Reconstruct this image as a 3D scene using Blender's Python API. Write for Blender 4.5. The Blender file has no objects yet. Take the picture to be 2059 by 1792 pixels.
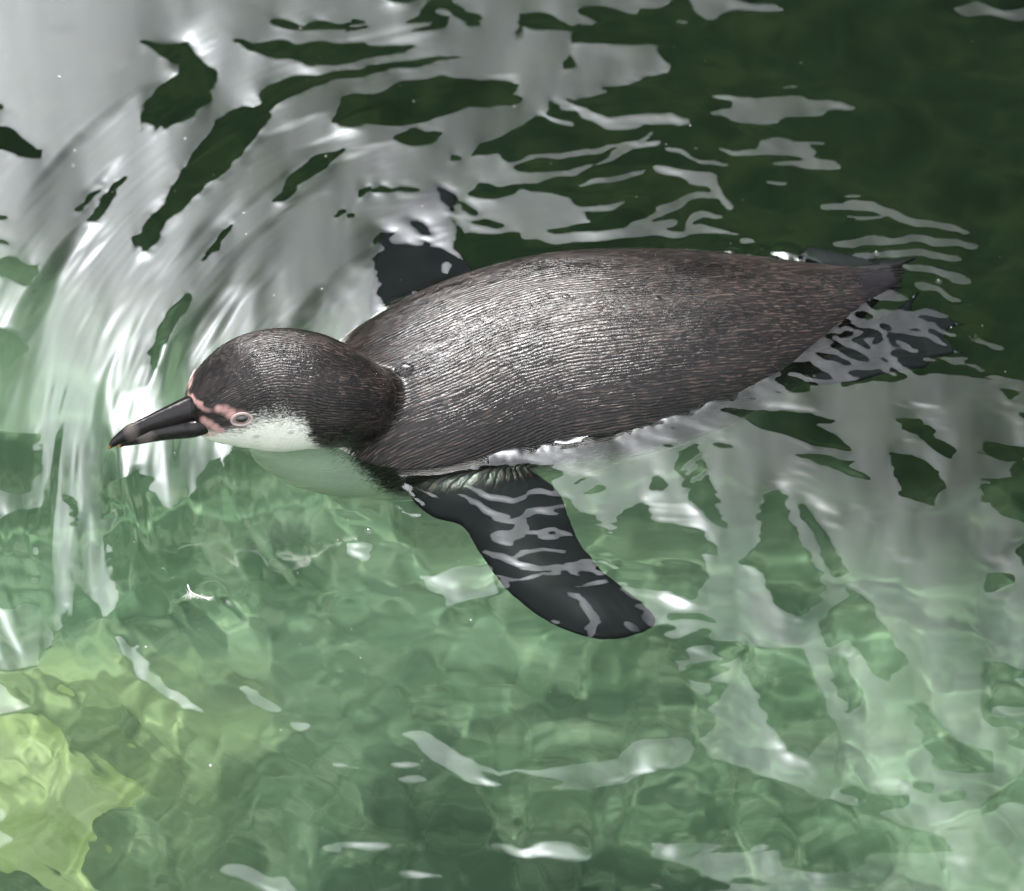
import bpy, bmesh, math, random
import numpy as np
from mathutils import Vector, Matrix
from mathutils.bvhtree import BVHTree
from mathutils.geometry import tessellate_polygon

S = bpy.context.scene
C = S.collection
random.seed(4)
R_ = np.random.default_rng(4)
rad = math.radians

# ------------------------------------------------------------------ camera
PITCH = rad(42); DIST = 5.0
SP, CP = math.sin(PITCH), math.cos(PITCH)
cam = bpy.data.objects.new('camera', bpy.data.cameras.new('camera')); C.objects.link(cam)
cam.location = (0, -DIST*CP, DIST*SP)
cam.rotation_euler = (math.pi/2-PITCH, 0, 0)
cam.data.sensor_width = 36
cam.data.lens = 36*DIST/(2059/2500)
cam.data.clip_end = 600
cam.data.dof.use_dof = True
cam.data.dof.focus_distance = 4.97
cam.data.dof.aperture_fstop = 6.3
S.camera = cam

# ------------------------------------------------------------------ sky, sun, exposure
SUN_EL, SUN_AZ = rad(61), rad(-1)            # azimuth from +y towards +x
SUN = Vector((math.cos(SUN_EL)*math.sin(SUN_AZ), math.cos(SUN_EL)*math.cos(SUN_AZ), math.sin(SUN_EL)))
world = bpy.data.worlds.new('World'); S.world = world; world.use_nodes = True
wn = world.node_tree; wl = wn.links
bg = wn.nodes['Background']


def N(tree, kind, **kw):
    n = tree.nodes.new(kind)
    for k, v in kw.items():
        if k in n.inputs.keys():
            n.inputs[k].default_value = v
        else:
            setattr(n, k, v)
    return n


def MATH(tree, op, a, b=None, clamp=False):
    n = tree.nodes.new('ShaderNodeMath'); n.operation = op; n.use_clamp = clamp
    for i, v in enumerate((a, b)):
        if v is None:
            continue
        if isinstance(v, (int, float)):
            n.inputs[i].default_value = v
        else:
            tree.links.new(v, n.inputs[i])
    return n.outputs[0]


def MIX(tree, fac, a, b, blend='MIX'):
    n = tree.nodes.new('ShaderNodeMix'); n.data_type = 'RGBA'; n.blend_type = blend
    for idx, v in ((0, fac), (6, a), (7, b)):
        if isinstance(v, (int, float)):
            n.inputs[idx].default_value = v
        elif isinstance(v, tuple):
            n.inputs[idx].default_value = (*v[:3], 1)
        else:
            tree.links.new(v, n.inputs[idx])
    return n.outputs[2]


def RAMP(tree, fac, lo, hi, smooth=True):
    n = tree.nodes.new('ShaderNodeMapRange'); n.interpolation_type = 'SMOOTHSTEP' if smooth else 'LINEAR'
    tree.links.new(fac, n.inputs[0]); n.inputs[1].default_value = lo; n.inputs[2].default_value = hi
    return n.outputs[0]


sky = N(wn, 'ShaderNodeTexSky', sky_type='NISHITA', sun_disc=False, sun_elevation=SUN_EL, sun_rotation=SUN_AZ)
tc = N(wn, 'ShaderNodeTexCoord')
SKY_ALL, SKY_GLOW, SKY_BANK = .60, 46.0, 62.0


def lobe(direction, width, power, gain):
    d = wn.nodes.new('ShaderNodeVectorMath'); d.operation = 'DOT_PRODUCT'
    wl.new(tc.outputs['Generated'], d.inputs[0]); d.inputs[1].default_value = direction
    an = MATH(wn, 'ARCCOSINE', MATH(wn, 'MINIMUM', d.outputs['Value'], 0.99999))
    return MATH(wn, 'MULTIPLY', MATH(wn, 'EXPONENT', MATH(wn, 'MULTIPLY', MATH(wn, 'POWER', MATH(wn, 'DIVIDE', an, width), power), -1.0)), gain)


dirv = lambda az, el: Vector((math.cos(el)*math.sin(az), math.cos(el)*math.cos(az), math.sin(el)))
# thin white cloud: glow around the veiled sun and a sunlit cloud bank to the left of it
lum = MATH(wn, 'ADD', MATH(wn, 'ADD', lobe(SUN, rad(5.5), 1.4, SKY_GLOW), lobe(dirv(rad(-16), rad(51.5)), rad(6.2), 1.8, SKY_BANK)), MATH(wn, 'ADD', lobe(dirv(0, rad(39)), rad(6.8), 2.5, 2.3), MATH(wn, 'ADD', lobe(dirv(rad(180), rad(48)), rad(48), 3.0, 2.1), SKY_ALL)))  # rear lobe: unseen bright cloud added behind the camera to light the chest
cn = N(wn, 'ShaderNodeTexNoise', Scale=2.3, Detail=4.0, Roughness=0.5)
wl.new(tc.outputs['Generated'], cn.inputs['Vector'])
tex = MATH(wn, 'ADD', MATH(wn, 'MULTIPLY', RAMP(wn, cn.outputs[0], .3, .7), .5), .7)
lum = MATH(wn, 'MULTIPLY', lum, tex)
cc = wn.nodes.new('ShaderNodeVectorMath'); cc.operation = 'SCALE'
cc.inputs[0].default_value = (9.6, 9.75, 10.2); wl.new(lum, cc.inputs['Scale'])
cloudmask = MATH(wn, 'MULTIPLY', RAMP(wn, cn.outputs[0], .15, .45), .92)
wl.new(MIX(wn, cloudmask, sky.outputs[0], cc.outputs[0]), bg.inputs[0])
bg.inputs[1].default_value = 0.1

sunl = bpy.data.lights.new('sun', 'SUN'); sunl.energy = 4.8; sunl.angle = rad(.53); sunl.color = (1, .95, .88)
sunl.cycles.is_caustics_light = True
suno = bpy.data.objects.new('sun', sunl); C.objects.link(suno)
suno.rotation_euler = SUN.to_track_quat('Z', 'Y').to_euler()
S.view_settings.view_transform = 'Standard'; S.view_settings.look = 'None'
S.view_settings.exposure = .12; S.view_settings.gamma = 1
S.cycles.use_denoising = True
S.cycles.max_bounces = 10; S.cycles.diffuse_bounces = 3; S.cycles.sample_clamp_indirect = 6
S.cycles.sample_clamp_direct = 40

# ------------------------------------------------------------------ picture plane -> place
CAM = np.array(cam.location)
FWD = np.array((0, CP, -SP)); RGT = np.array((1., 0, 0)); UPV = np.array((0, SP, CP))


def ray(dx, dy):
    u = (dx-1029.5)/2500/DIST; v = (896-dy)/2500/DIST
    d = FWD+RGT*u+UPV*v
    return d/np.linalg.norm(d)


def W(dx, dy, z=0.0):
    """Point at height z seen at (dx,dy) of the 2059x1792 picture; below water the ray is bent as the water bends it."""
    d = ray(dx, dy)
    if z >= 0:
        return Vector(CAM+d*((z-CAM[2])/d[2]))
    p = CAM+d*(-CAM[2]/d[2])
    n = 1/1.33; c = -d[2]
    t = n*d+np.array((0, 0, 1.))*(n*c-math.sqrt(1-n*n*(1-c*c)))
    return Vector(p+t*(z/t[2]))


def Wd(dx, dy, z):
    d = ray(dx, dy)
    return Vector(CAM+d*((z-CAM[2])/d[2]))


def to_pic(X, Y):
    """Arrays of points on the water plane -> picture coordinates."""
    rx = X-CAM[0]; ry = Y-CAM[1]; rz = -CAM[2]
    f = ry*FWD[1]+rz*FWD[2]; v = ry*UPV[1]+rz*UPV[2]
    return rx/f*DIST*2500+1029.5, 896-v/f*DIST*2500


# ------------------------------------------------------------------ helpers
def tag(o, label=None, cat=None, group=None, kind=None):
    for k, v in (('label', label), ('category', cat), ('group', group), ('kind', kind)):
        if v: o[k] = v
    return o


def mesh_obj(name, verts, faces, mat=None, parent=None, smooth=True):
    me = bpy.data.meshes.new(name); me.from_pydata([tuple(v) for v in verts], [], faces); me.update()
    if smooth: me.polygons.foreach_set('use_smooth', [True]*len(me.polygons))
    o = bpy.data.objects.new(name, me); C.objects.link(o)
    if mat: me.materials.append(mat)
    if parent: o.parent = parent
    return o


def grid_obj(name, V, nx, ny, mat):
    me = bpy.data.meshes.new(name)
    idx = np.arange(nx*ny, dtype=np.int32).reshape(ny, nx)
    q = np.stack([idx[:-1, :-1], idx[:-1, 1:], idx[1:, 1:], idx[1:, :-1]], -1).reshape(-1, 4)
    me.vertices.add(nx*ny); me.vertices.foreach_set('co', V.astype(np.float32).reshape(-1))
    me.loops.add(q.size); me.loops.foreach_set('vertex_index', q.reshape(-1))
    me.polygons.add(len(q)); me.polygons.foreach_set('loop_start', np.arange(0, q.size, 4, dtype=np.int32))
    me.update(calc_edges=True)
    me.polygons.foreach_set('use_smooth', np.ones(len(q), bool))
    me.materials.append(mat)
    o = bpy.data.objects.new(name, me); C.objects.link(o)
    return o


def material(name):
    m = bpy.data.materials.new(name); m.use_nodes = True
    return m, m.node_tree, m.node_tree.nodes['Principled BSDF']


def simple(name, col, rough=.5, noise=0., scale=60, **kw):
    m, t, b = material(name)
    b.inputs['Roughness'].default_value = rough
    for k, v in kw.items(): b.inputs[k].default_value = v
    if noise:
        nz = N(t, 'ShaderNodeTexNoise', Scale=scale, Detail=5.0)
        co = N(t, 'ShaderNodeTexCoord'); t.links.new(co.outputs['Object'], nz.inputs['Vector'])
        f = RAMP(t, nz.outputs[0], .3, .7)
        t.links.new(MIX(t, f, tuple(c*(1-noise) for c in col), tuple(min(1, c*(1+noise)) for c in col)), b.inputs['Base Color'])
    else:
        b.inputs['Base Color'].default_value = (*col, 1)
    return m


def vnoise(x, y, seed=0):
    """smooth value noise, numpy arrays"""
    xi = np.floor(x).astype(np.int64); yi = np.floor(y).astype(np.int64)
    fx = x-xi; fy = y-yi
    fx = fx*fx*fx*(fx*(fx*6-15)+10); fy = fy*fy*fy*(fy*(fy*6-15)+10)

    def h(a, b):
        n = (a*374761393+b*668265263+seed*1442695041) & 0xffffffff
        n = ((n ^ (n >> 13))*1274126177) & 0xffffffff
        n = (n ^ (n >> 16)) & 0xffff
        return n/32767.5-1
    return (h(xi, yi)*(1-fx)+h(xi+1, yi)*fx)*(1-fy)+(h(xi, yi+1)*(1-fx)+h(xi+1, yi+1)*fx)*fy


# ------------------------------------------------------------------ pool and surroundings
WALL_Y, WALL_H = 16.0, 14.6


def floor_height(x, y):
    # deep at the back right, shallow sunlit shelf at the front left
    base = -.80-.10*np.clip((y-.45)/.6, -1, 1.5)-.05*np.clip(x/.5, -1, 1.5)
    lump = .05*vnoise(x*4.2+3, y*4.2, 5)+.022*vnoise(x*11, y*11, 6)+.009*vnoise(x*27, y*27, 7)
    return base+lump


def water_material():
    m = bpy.data.materials.new('pool_water'); m.use_nodes = True
    t = m.node_tree; t.nodes.clear(); l = t.links
    out = N(t, 'ShaderNodeOutputMaterial')
    rf = N(t, 'ShaderNodeBsdfRefraction', IOR=1.33, Roughness=0.0); rf.inputs['Color'].default_value = (.88, .975, .92, 1)
    gl = N(t, 'ShaderNodeBsdfGlossy', Roughness=0.0); gl.inputs['Color'].default_value = (1, 1, 1, 1)
    fr = N(t, 'ShaderNodeFresnel', IOR=1.42)
    mx = N(t, 'ShaderNodeMixShader')
    l.new(fr.outputs[0], mx.inputs[0]); l.new(rf.outputs[0], mx.inputs[1]); l.new(gl.outputs[0], mx.inputs[2])
    l.new(mx.outputs[0], out.inputs['Surface'])
    return m


def floor_material():
    m, t, b = material('algae_covered_pool_floor'); l = t.links
    co = N(t, 'ShaderNodeTexCoord')
    a = N(t, 'ShaderNodeTexNoise', Scale=3.2, Detail=6.0, Roughness=.6, Distortion=.6); l.new(co.outputs['Object'], a.inputs['Vector'])
    c = N(t, 'ShaderNodeTexNoise', Scale=22.0, Detail=5.0, Roughness=.65); l.new(co.outputs['Object'], c.inputs['Vector'])
    sx = N(t, 'ShaderNodeSeparateXYZ'); l.new(co.outputs['Object'], sx.inputs[0])
    col = MIX(t, RAMP(t, a.outputs[0], .38, .62), (.080, .125, .078), (.190, .262, .178))
    col = MIX(t, MATH(t, 'MULTIPLY', RAMP(t, c.outputs[0], .45, .7), .6), col, (.28, .34, .235))
    # shade and depth towards the back right, put into the colour as dark olive
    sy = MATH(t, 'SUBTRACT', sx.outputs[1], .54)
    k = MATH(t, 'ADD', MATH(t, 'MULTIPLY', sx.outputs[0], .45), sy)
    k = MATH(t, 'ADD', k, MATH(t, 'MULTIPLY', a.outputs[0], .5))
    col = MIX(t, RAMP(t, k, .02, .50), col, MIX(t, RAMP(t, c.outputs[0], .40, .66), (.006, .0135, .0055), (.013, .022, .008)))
    # lime-green algae round the pale boulder
    rk = W(60, 1870, -.85); dv = t.nodes.new('ShaderNodeVectorMath'); dv.operation = 'DISTANCE'; l.new(co.outputs['Object'], dv.inputs[0]); dv.inputs[1].default_value = rk
    k2 = MATH(t, 'SUBTRACT', dv.outputs['Value'], MATH(t, 'MULTIPLY', MATH(t, 'SUBTRACT', a.outputs[0], .5), .35))
    col = MIX(t, RAMP(t, k2, .32, .12), col, (.36, .42, .22))
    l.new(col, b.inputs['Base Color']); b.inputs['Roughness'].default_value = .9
    b.inputs['Specular IOR Level'].default_value = .1
    bp = N(t, 'ShaderNodeBump', Strength=.5, Distance=.004); l.new(c.outputs[0], bp.inputs['Height']); l.new(bp.outputs[0], b.inputs['Normal'])
    return m


def gauss_fft(shape, d, sig):
    ky = np.fft.fftfreq(shape[0], d)[:, None]*2*np.pi; kx = np.fft.rfftfreq(shape[1], d)[None]*2*np.pi
    return np.exp(-.5*sig*sig*(kx*kx+ky*ky))


# Outlines of the bright sky reflections (S) and of the clear dark gaps (D) between them, in picture coordinates.
Z1 = lambda p: [(127.8+a*.4249, 127.8+b*.4249) for a, b in p]
Z2 = lambda p: [(1002.8+a*.4505, 127.8+b*.4505) for a, b in p]
Z3 = lambda p: [(127.8+a*.4893, 787.5+b*.4893) for a, b in p]
Z4 = lambda p: [(1002.8+a*.4892, 787.5+b*.4892) for a, b in p]
Z5 = lambda p: [(700+a*.34, 831+b*.34) for a, b in p]
ZONES = [  # painted in order: kind, outline
 ('D', [(-400, 960), (380, 960), (500, 890), (700, 870), (860, 860), (1100, 930), (1200, 1000), (1230, 1150), (1400, 1400), (1500, 1560), (1900, 1700), (2500, 2300), (-400, 2300)]),
 ('S', [(-400, -400), (1320, -400), (1340, 160), (1110, 200), (1100, 230), (960, 300), (930, 380), (1000, 560), (700, 700), (560, 800), (470, 880), (430, 905), (400, 960), (345, 990), (330, 930), (285, 900), (245, 930), (240, 1000), (215, 1060), (222, 1140), (235, 1205), (205, 1225), (180, 1150), (160, 1040), (140, 1130), (120, 1240), (70, 1330), (-400, 1180)]),
 ('D', [(120, 900), (135, 880), (150, 960), (165, 1020), (150, 1040), (130, 980)]), ('D', [(200, 950), (225, 920), (236, 980), (215, 1030)]),
 ('D', [(1320, -400), (2500, -400), (2500, 470), (1800, 480), (1480, 480), (950, 560), (930, 380), (960, 300), (1100, 230)]),
 ('D', Z1([(350, -60), (500, 20), (540, 50), (520, 100), (440, 150), (390, 210), (375, 290), (400, 330), (430, 315), (400, 380), (480, 310), (460, 370), (500, 330), (570, 310), (600, 290), (640, 240), (700, 215), (690, 170), (725, 110), (715, 60), (650, 20), (600, -60)])),
 ('D', Z1([(840, 230), (780, 260), (700, 340), (620, 440), (560, 540), (480, 640), (420, 720), (370, 790), (345, 830), (385, 905), (430, 860), (500, 760), (600, 680), (680, 600), (800, 510), (850, 440), (920, 370), (990, 290), (1000, 230), (1100, 200), (1250, 130), (1400, 90), (1560, 60), (1800, 15), (1950, -10), (1700, 10), (1400, 50), (1200, 90), (1050, 100), (960, 140), (925, 185), (935, 230), (900, 245)])),
 ('D', Z1([(1360, 400), (1250, 440), (1130, 490), (1050, 560), (1030, 610), (990, 650), (1040, 665), (1100, 610), (1180, 560), (1250, 500), (1310, 440)])),
 ('D', Z1([(1290, 310), (1300, 240), (1340, 180), (1380, 160), (1480, 165), (1600, 110), (1800, 85), (2059, 100), (2200, 130), (2160, 200), (2059, 220), (1880, 240), (1700, 290), (1560, 320), (1450, 310), (1340, 330)])),
 ('D', Z1([(1550, 370), (1650, 320), (1700, 340), (1790, 350), (1750, 400), (1620, 410)])),
 ('D', Z1([(60, 700), (110, 620), (210, 550), (160, 620), (90, 700)])),
 ('D', Z1([(110, 740), (200, 620), (300, 540), (240, 640), (160, 740)])),
 ('D', Z1([(645, 970), (700, 860), (800, 750), (790, 790), (720, 890)])),
 ('D', Z1([(405, 1360), (440, 1250), (520, 1150), (590, 1060), (610, 1080), (560, 1190), (500, 1280), (450, 1350), (430, 1460), (410, 1420)])),
 ('D', Z1([(1375, 650), (1400, 600), (1450, 570), (1440, 610)])),
 ('D', Z1([(1450, 600), (1500, 570), (1540, 600), (1640, 585), (1690, 600), (1640, 620), (1560, 610), (1480, 620)])),
 ('D', Z1([(1275, 740), (1300, 695), (1330, 700), (1310, 740)])), ('D', Z1([(1335, 720), (1350, 692), (1375, 710), (1350, 737)])),
 ('D', Z1([(1090, 30), (1150, 60), (1300, 30), (1500, 0), (1700, -60), (800, -60), (940, 0), (1000, 20), (1060, 30)])),
 ('D', Z1([(1840, 435), (1890, 455), (1870, 490), (1845, 475)])), ('D', Z1([(1870, 540), (1920, 525), (1960, 545), (1940, 565), (1890, 560)])),
 ('S', Z1([(1700, 500), (2059, 430), (2200, 600), (2400, 640), (2500, 760), (2200, 800), (1850, 800), (1750, 560)])),
 ('D', Z1([(1900, 620), (1960, 570), (2059, 560), (2200, 590), (2059, 640), (1960, 650)])), ('D', Z1([(1860, 660), (1930, 670), (1970, 700), (1950, 715), (1870, 690)])),
 ('D', Z1([(1930, 740), (2000, 725), (2080, 755), (2070, 780), (1980, 770), (1930, 755)])),
 ('D', Z1([(1840, 700), (1900, 820), (2059, 800), (2180, 800), (2250, 860), (2059, 960), (1930, 1000), (1850, 850)])),
 ('D', Z1([(1480, 780), (1550, 790), (1570, 850), (1640, 840), (1700, 850), (1720, 820), (1760, 860), (1820, 870), (1925, 970), (1900, 1010), (1700, 1150), (1600, 1160), (1530, 1140), (1500, 1090), (1490, 1000), (1470, 900)])),
 ('D', Z1([(1770, 585), (1830, 600), (1855, 650), (1830, 720), (1810, 690), (1780, 640)])), ('D', Z1([(1650, 720), (1700, 740), (1750, 800), (1710, 810), (1650, 760)])),
 ('S', Z1([(1790, 940), (1815, 920), (1835, 950), (1830, 990), (1800, 980)])), ('S', Z1([(1620, 1060), (1680, 1070), (1690, 1095), (1650, 1085)])),
 ('S', Z2([(0, -60), (0, 95), (50, 95), (120, 60), (170, -60)])),
 ('S', Z2([(300, -60), (330, 50), (200, 60), (130, 80), (60, 150), (120, 180), (220, 190), (270, 170), (330, 175), (430, 165), (500, 145), (440, 125), (560, 115), (650, 80), (740, 60), (770, 40), (740, 15), (700, -60)])),
 ('S', Z2([(930, 175), (1040, 165), (1130, 175), (1240, 162), (1380, 180), (1520, 185), (1600, 225), (1580, 238), (1480, 228), (1440, 262), (1350, 258), (1370, 272), (1300, 262), (1220, 262), (1290, 285), (1200, 282), (1100, 280), (1050, 268), (950, 245), (960, 235), (1030, 215), (1040, 190)])),
 ('S', Z2([(965, 405), (1140, 405), (1160, 360), (1240, 353), (1340, 360), (1400, 368), (1485, 375), (1470, 388), (1410, 388), (1425, 410), (1420, 435), (1500, 460), (1560, 490), (1480, 495), (1330, 485), (1190, 465), (1220, 455), (1350, 455), (1380, 440), (1280, 420), (1140, 430), (1040, 432)])),
 ('S', Z2([(1262, 125), (1300, 118), (1352, 130), (1330, 142), (1280, 138)])), ('S', Z2([(1217, 312), (1280, 312), (1250, 322)])),
 ('S', Z2([(1165, 550), (1210, 543), (1315, 555), (1260, 568)])), ('S', Z2([(1355, 514), (1420, 501), (1400, 516)])),
 ('S', Z2([(1258, 772), (1315, 748), (1305, 768)])), ('S', Z2([(1073, 612), (1097, 616), (1085, 630)])), ('S', Z2([(842, 383), (910, 398), (860, 400)])),
 ('S', Z2([(112, 578), (192, 574), (195, 597), (120, 600)])), ('S', Z2([(1508, 620), (1560, 610), (1630, 612), (1600, 626)])), ('S', Z2([(1935, 685), (1990, 684), (1970, 694)])),
 # haze of sky on the right under the bird
 ('S', Z4([(210, 350), (330, 300), (540, 260), (800, 200), (1000, 110), (1150, 60), (1300, 0), (1900, -60), (2600, 0), (2600, 1800), (1700, 1600), (1250, 1640), (900, 1500), (910, 1250), (1000, 1050), (850, 900), (600, 560), (520, 600), (460, 620), (400, 500), (300, 440)])),
 ('D', Z4([(980, 90), (1200, 70), (1400, 125), (1300, 140), (1400, 180), (1450, 250), (1330, 230), (1200, 190), (1080, 150)])),
 ('D', Z4([(1190, 250), (1300, 260), (1480, 290), (1420, 310), (1500, 340), (1540, 370), (1440, 350), (1280, 290)])),
 ('D', Z4([(730, 230), (820, 200), (860, 300), (880, 400), (940, 560), (860, 520), (780, 440), (740, 350)])),
 ('D', Z4([(490, 490), (600, 430), (640, 510), (740, 550), (850, 570), (905, 640), (890, 670), (830, 660), (860, 720), (860, 780), (800, 860), (700, 810), (560, 800), (480, 740), (440, 600)])),
 ('D', Z4([(1070, 420), (1170, 400), (1190, 500), (1230, 600), (1330, 740), (1330, 860), (1230, 940), (1130, 880), (1090, 760), (1010, 700), (1080, 600)])),
 ('D', Z4([(1210, 460), (1260, 455), (1330, 560), (1440, 740), (1380, 780), (1320, 650), (1280, 560)])),
 ('D', Z4([(1320, 950), (1420, 850), (1430, 780), (1500, 830), (1600, 990), (1670, 1110), (1600, 1210), (1560, 1180), (1440, 1020), (1350, 1060)])),
 ('D', Z4([(1350, 1060), (1430, 1100), (1480, 1220), (1490, 1300), (1440, 1350), (1380, 1230)])),
 ('D', Z4([(1000, 1050), (1250, 1050), (1330, 1250), (1380, 1400), (1270, 1540), (1180, 1480), (1100, 1350), (1040, 1200)])),
 ('D', Z4([(1610, 250), (1700, 260), (1810, 320), (1820, 400), (1790, 480), (1730, 450), (1660, 430), (1620, 330)])),
 ('D', Z4([(1620, 120), (1720, 110), (1800, 180), (1880, 250), (1850, 290), (1700, 180)])),
 ('D', Z4([(320, 340), (380, 330), (380, 360), (300, 365)])), ('D', Z4([(320, 410), (400, 365), (450, 375), (440, 395)])),
 ('D', Z4([(630, 340), (670, 330), (700, 370), (680, 410), (630, 400)])), ('D', Z4([(320, 520), (380, 505), (440, 560), (450, 600), (400, 600), (330, 560)])),
 ('D', Z4([(850, 205), (900, 205), (990, 235), (920, 235)])),
 ('D', Z4([(1700, 1290), (1740, 1280), (1830, 1380), (1896, 1440), (2060, 1500), (2060, 1600), (1800, 1560), (1740, 1450)])),
 ('S', Z4([(830, 1440), (900, 1380), (1080, 1380), (1130, 1440), (1110, 1500), (950, 1530), (870, 1510)])),
 ('S', [(810, 1475), (860, 1475), (920, 1520), (1000, 1560), (1100, 1555), (1240, 1530), (1300, 1490), (1385, 1490), (1390, 1540), (1290, 1560), (1180, 1600), (1080, 1600), (960, 1590), (880, 1540), (830, 1500)]),
 ('D', [(965, 1560), (1010, 1565), (1070, 1565), (1135, 1580), (1110, 1595), (1020, 1595), (980, 1580)]),
 ('S', [(483, 1385), (510, 1378), (545, 1400), (565, 1430), (530, 1430), (495, 1408)]), ('S', [(580, 1448), (620, 1453), (630, 1468), (600, 1468)]),
 ('S', [(690, 1070), (720, 1078), (750, 1075), (748, 1115), (725, 1118), (700, 1100)]),
 ('S', [(840, 1150), (880, 1150), (940, 1130), (980, 1125), (1005, 1185), (930, 1200), (895, 1215), (890, 1185), (860, 1175)]),
 ('S', Z3([(-60, 330), (40, 400), (60, 560), (60, 740), (130, 830), (180, 850), (170, 700), (130, 500), (100, 260), (100, 0), (-60, 0)])),
 ('S', Z3([(100, 0), (180, 240), (480, 190), (640, 200), (550, 290), (540, 350), (520, 390), (420, 450), (390, 400), (360, 350), (290, 250), (270, 290), (210, 320), (230, 420), (160, 350), (110, 250)])),
 ('D', Z3([(200, 320), (270, 290), (290, 240), (310, 290), (350, 300), (370, 360), (410, 440), (240, 480), (220, 400)])),
 ('S', Z3([(190, 960), (240, 1050), (300, 1150), (380, 1220), (480, 1290), (620, 1330), (560, 1290), (430, 1200), (350, 1120), (280, 990), (290, 1050), (230, 970)])),
]
STROKES = [  # sky reflections that are narrow: path, width
 (Z2([(0, 215), (90, 205), (180, 228), (250, 260), (320, 282)]), 12), (Z2([(250, 180), (330, 205), (400, 250), (480, 285), (560, 280), (640, 265), (740, 262), (840, 282)]), 22),
 (Z2([(690, 325), (600, 365), (480, 385), (330, 410), (200, 415), (60, 460), (0, 465)]), 11), (Z2([(700, 370), (600, 385), (500, 420), (440, 455)]), 9),
 (Z2([(420, 455), (300, 495), (150, 520), (0, 535), (-60, 520)]), 17), (Z2([(655, 493), (540, 515), (430, 540), (360, 545)]), 8),
 (Z2([(730, 390), (820, 410), (900, 460), (1030, 478)]), 9), (Z2([(700, 480), (780, 500), (860, 520), (940, 530), (980, 590), (1020, 660)]), 20),
 (Z2([(565, 620), (470, 650), (330, 660), (180, 640), (60, 620), (0, 650)]), 13), (Z2([(0, 640), (60, 700), (130, 760), (260, 785), (400, 775), (560, 770), (700, 740), (800, 710)]), 22),
 (Z2([(560, 775), (680, 690), (780, 640), (900, 590), (990, 600)]), 16), (Z2([(500, 785), (640, 770), (800, 765), (900, 740), (1000, 760), (1080, 770)]), 15), (Z2([(820, 740), (930, 680), (1000, 690)]), 12),
 (Z2([(1440, 655), (1560, 650), (1660, 660), (1740, 690), (1850, 730), (1960, 745), (2100, 770)]), 17), (Z2([(1550, 690), (1650, 715), (1720, 710)]), 9),
 (Z2([(1510, 830), (1620, 800), (1750, 800), (1900, 800), (2100, 830)]), 15), (Z2([(1530, 860), (1650, 880), (1800, 865), (1900, 860), (2059, 880)]), 11),
 (Z2([(1810, 915), (1900, 920), (2000, 960), (2100, 990)]), 12), (Z2([(1850, 1000), (1960, 1030), (2060, 1070)]), 10),
 (Z2([(1520, 1110), (1640, 1100), (1690, 1130), (1680, 1190), (1720, 1240), (1760, 1340), (1830, 1400), (1900, 1450), (2059, 1530)]), 9), (Z2([(1750, 1140), (1830, 1150), (1900, 1120), (1980, 1150)]), 9),
 (Z2([(1500, 1240), (1600, 1280), (1680, 1330), (1760, 1400)]), 8), (Z2([(1440, 1190), (1300, 1285), (1150, 1350), (950, 1430), (1000, 1490)]), 12), (Z2([(1340, 1310), (1450, 1340), (1600, 1420)]), 9),
 (Z2([(1400, 1240), (1520, 1300), (1620, 1370)]), 6), (Z2([(1560, 1190), (1620, 1210), (1560, 1250), (1640, 1290)]), 5), (Z2([(1300, 1400), (1420, 1430), (1520, 1440)]), 6),
 (Z2([(780, 1510), (860, 1480), (960, 1510), (1080, 1530)]), 9), (Z2([(700, 1554), (800, 1510)]), 11), (Z2([(840, 1500), (860, 1560)]), 5), (Z2([(890, 1500), (920, 1560)]), 5),
 (Z5([(700, 400), (850, 470), (1000, 490), (1080, 440), (1250, 440)]), 11), (Z5([(620, 450), (760, 500), (850, 580), (950, 620), (1080, 560), (1280, 500)]), 12),
 (Z5([(870, 690), (950, 720), (1040, 660), (1050, 600)]), 28), (Z5([(1080, 700), (1200, 670), (1340, 710)]), 7), (Z5([(800, 800), (900, 820), (1000, 880), (1150, 900), (1280, 890)]), 12),
 (Z5([(950, 830), (1150, 780), (1300, 800)]), 8), (Z5([(880, 930), (1000, 960), (1150, 940), (1280, 940)]), 6), (Z5([(900, 960), (940, 1010)]), 16), (Z5([(1330, 880), (1480, 940)]), 7),
 (Z5([(1300, 1050), (1400, 1130), (1450, 1200), (1430, 1320)]), 22), (Z5([(1210, 1190), (1260, 1240)]), 14), (Z5([(1630, 1230), (1720, 1270)]), 18), (Z5([(1760, 1180), (1820, 1220)]), 18),
 (Z5([(20, 280), (130, 240), (250, 300), (380, 440), (450, 540)]), 8), (Z5([(190, 240), (300, 200), (490, 130)]), 8), (Z5([(340, 380), (560, 470)]), 6), (Z5([(540, 230), (680, 200), (760, 300)]), 18),
 ([(790, 1540), (850, 1546)], 12), ([(800, 1572), (855, 1577)], 11), ([(660, 1545), (740, 1550)], 6), ([(340, 1150), (300, 1080)], 5),
]

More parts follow.
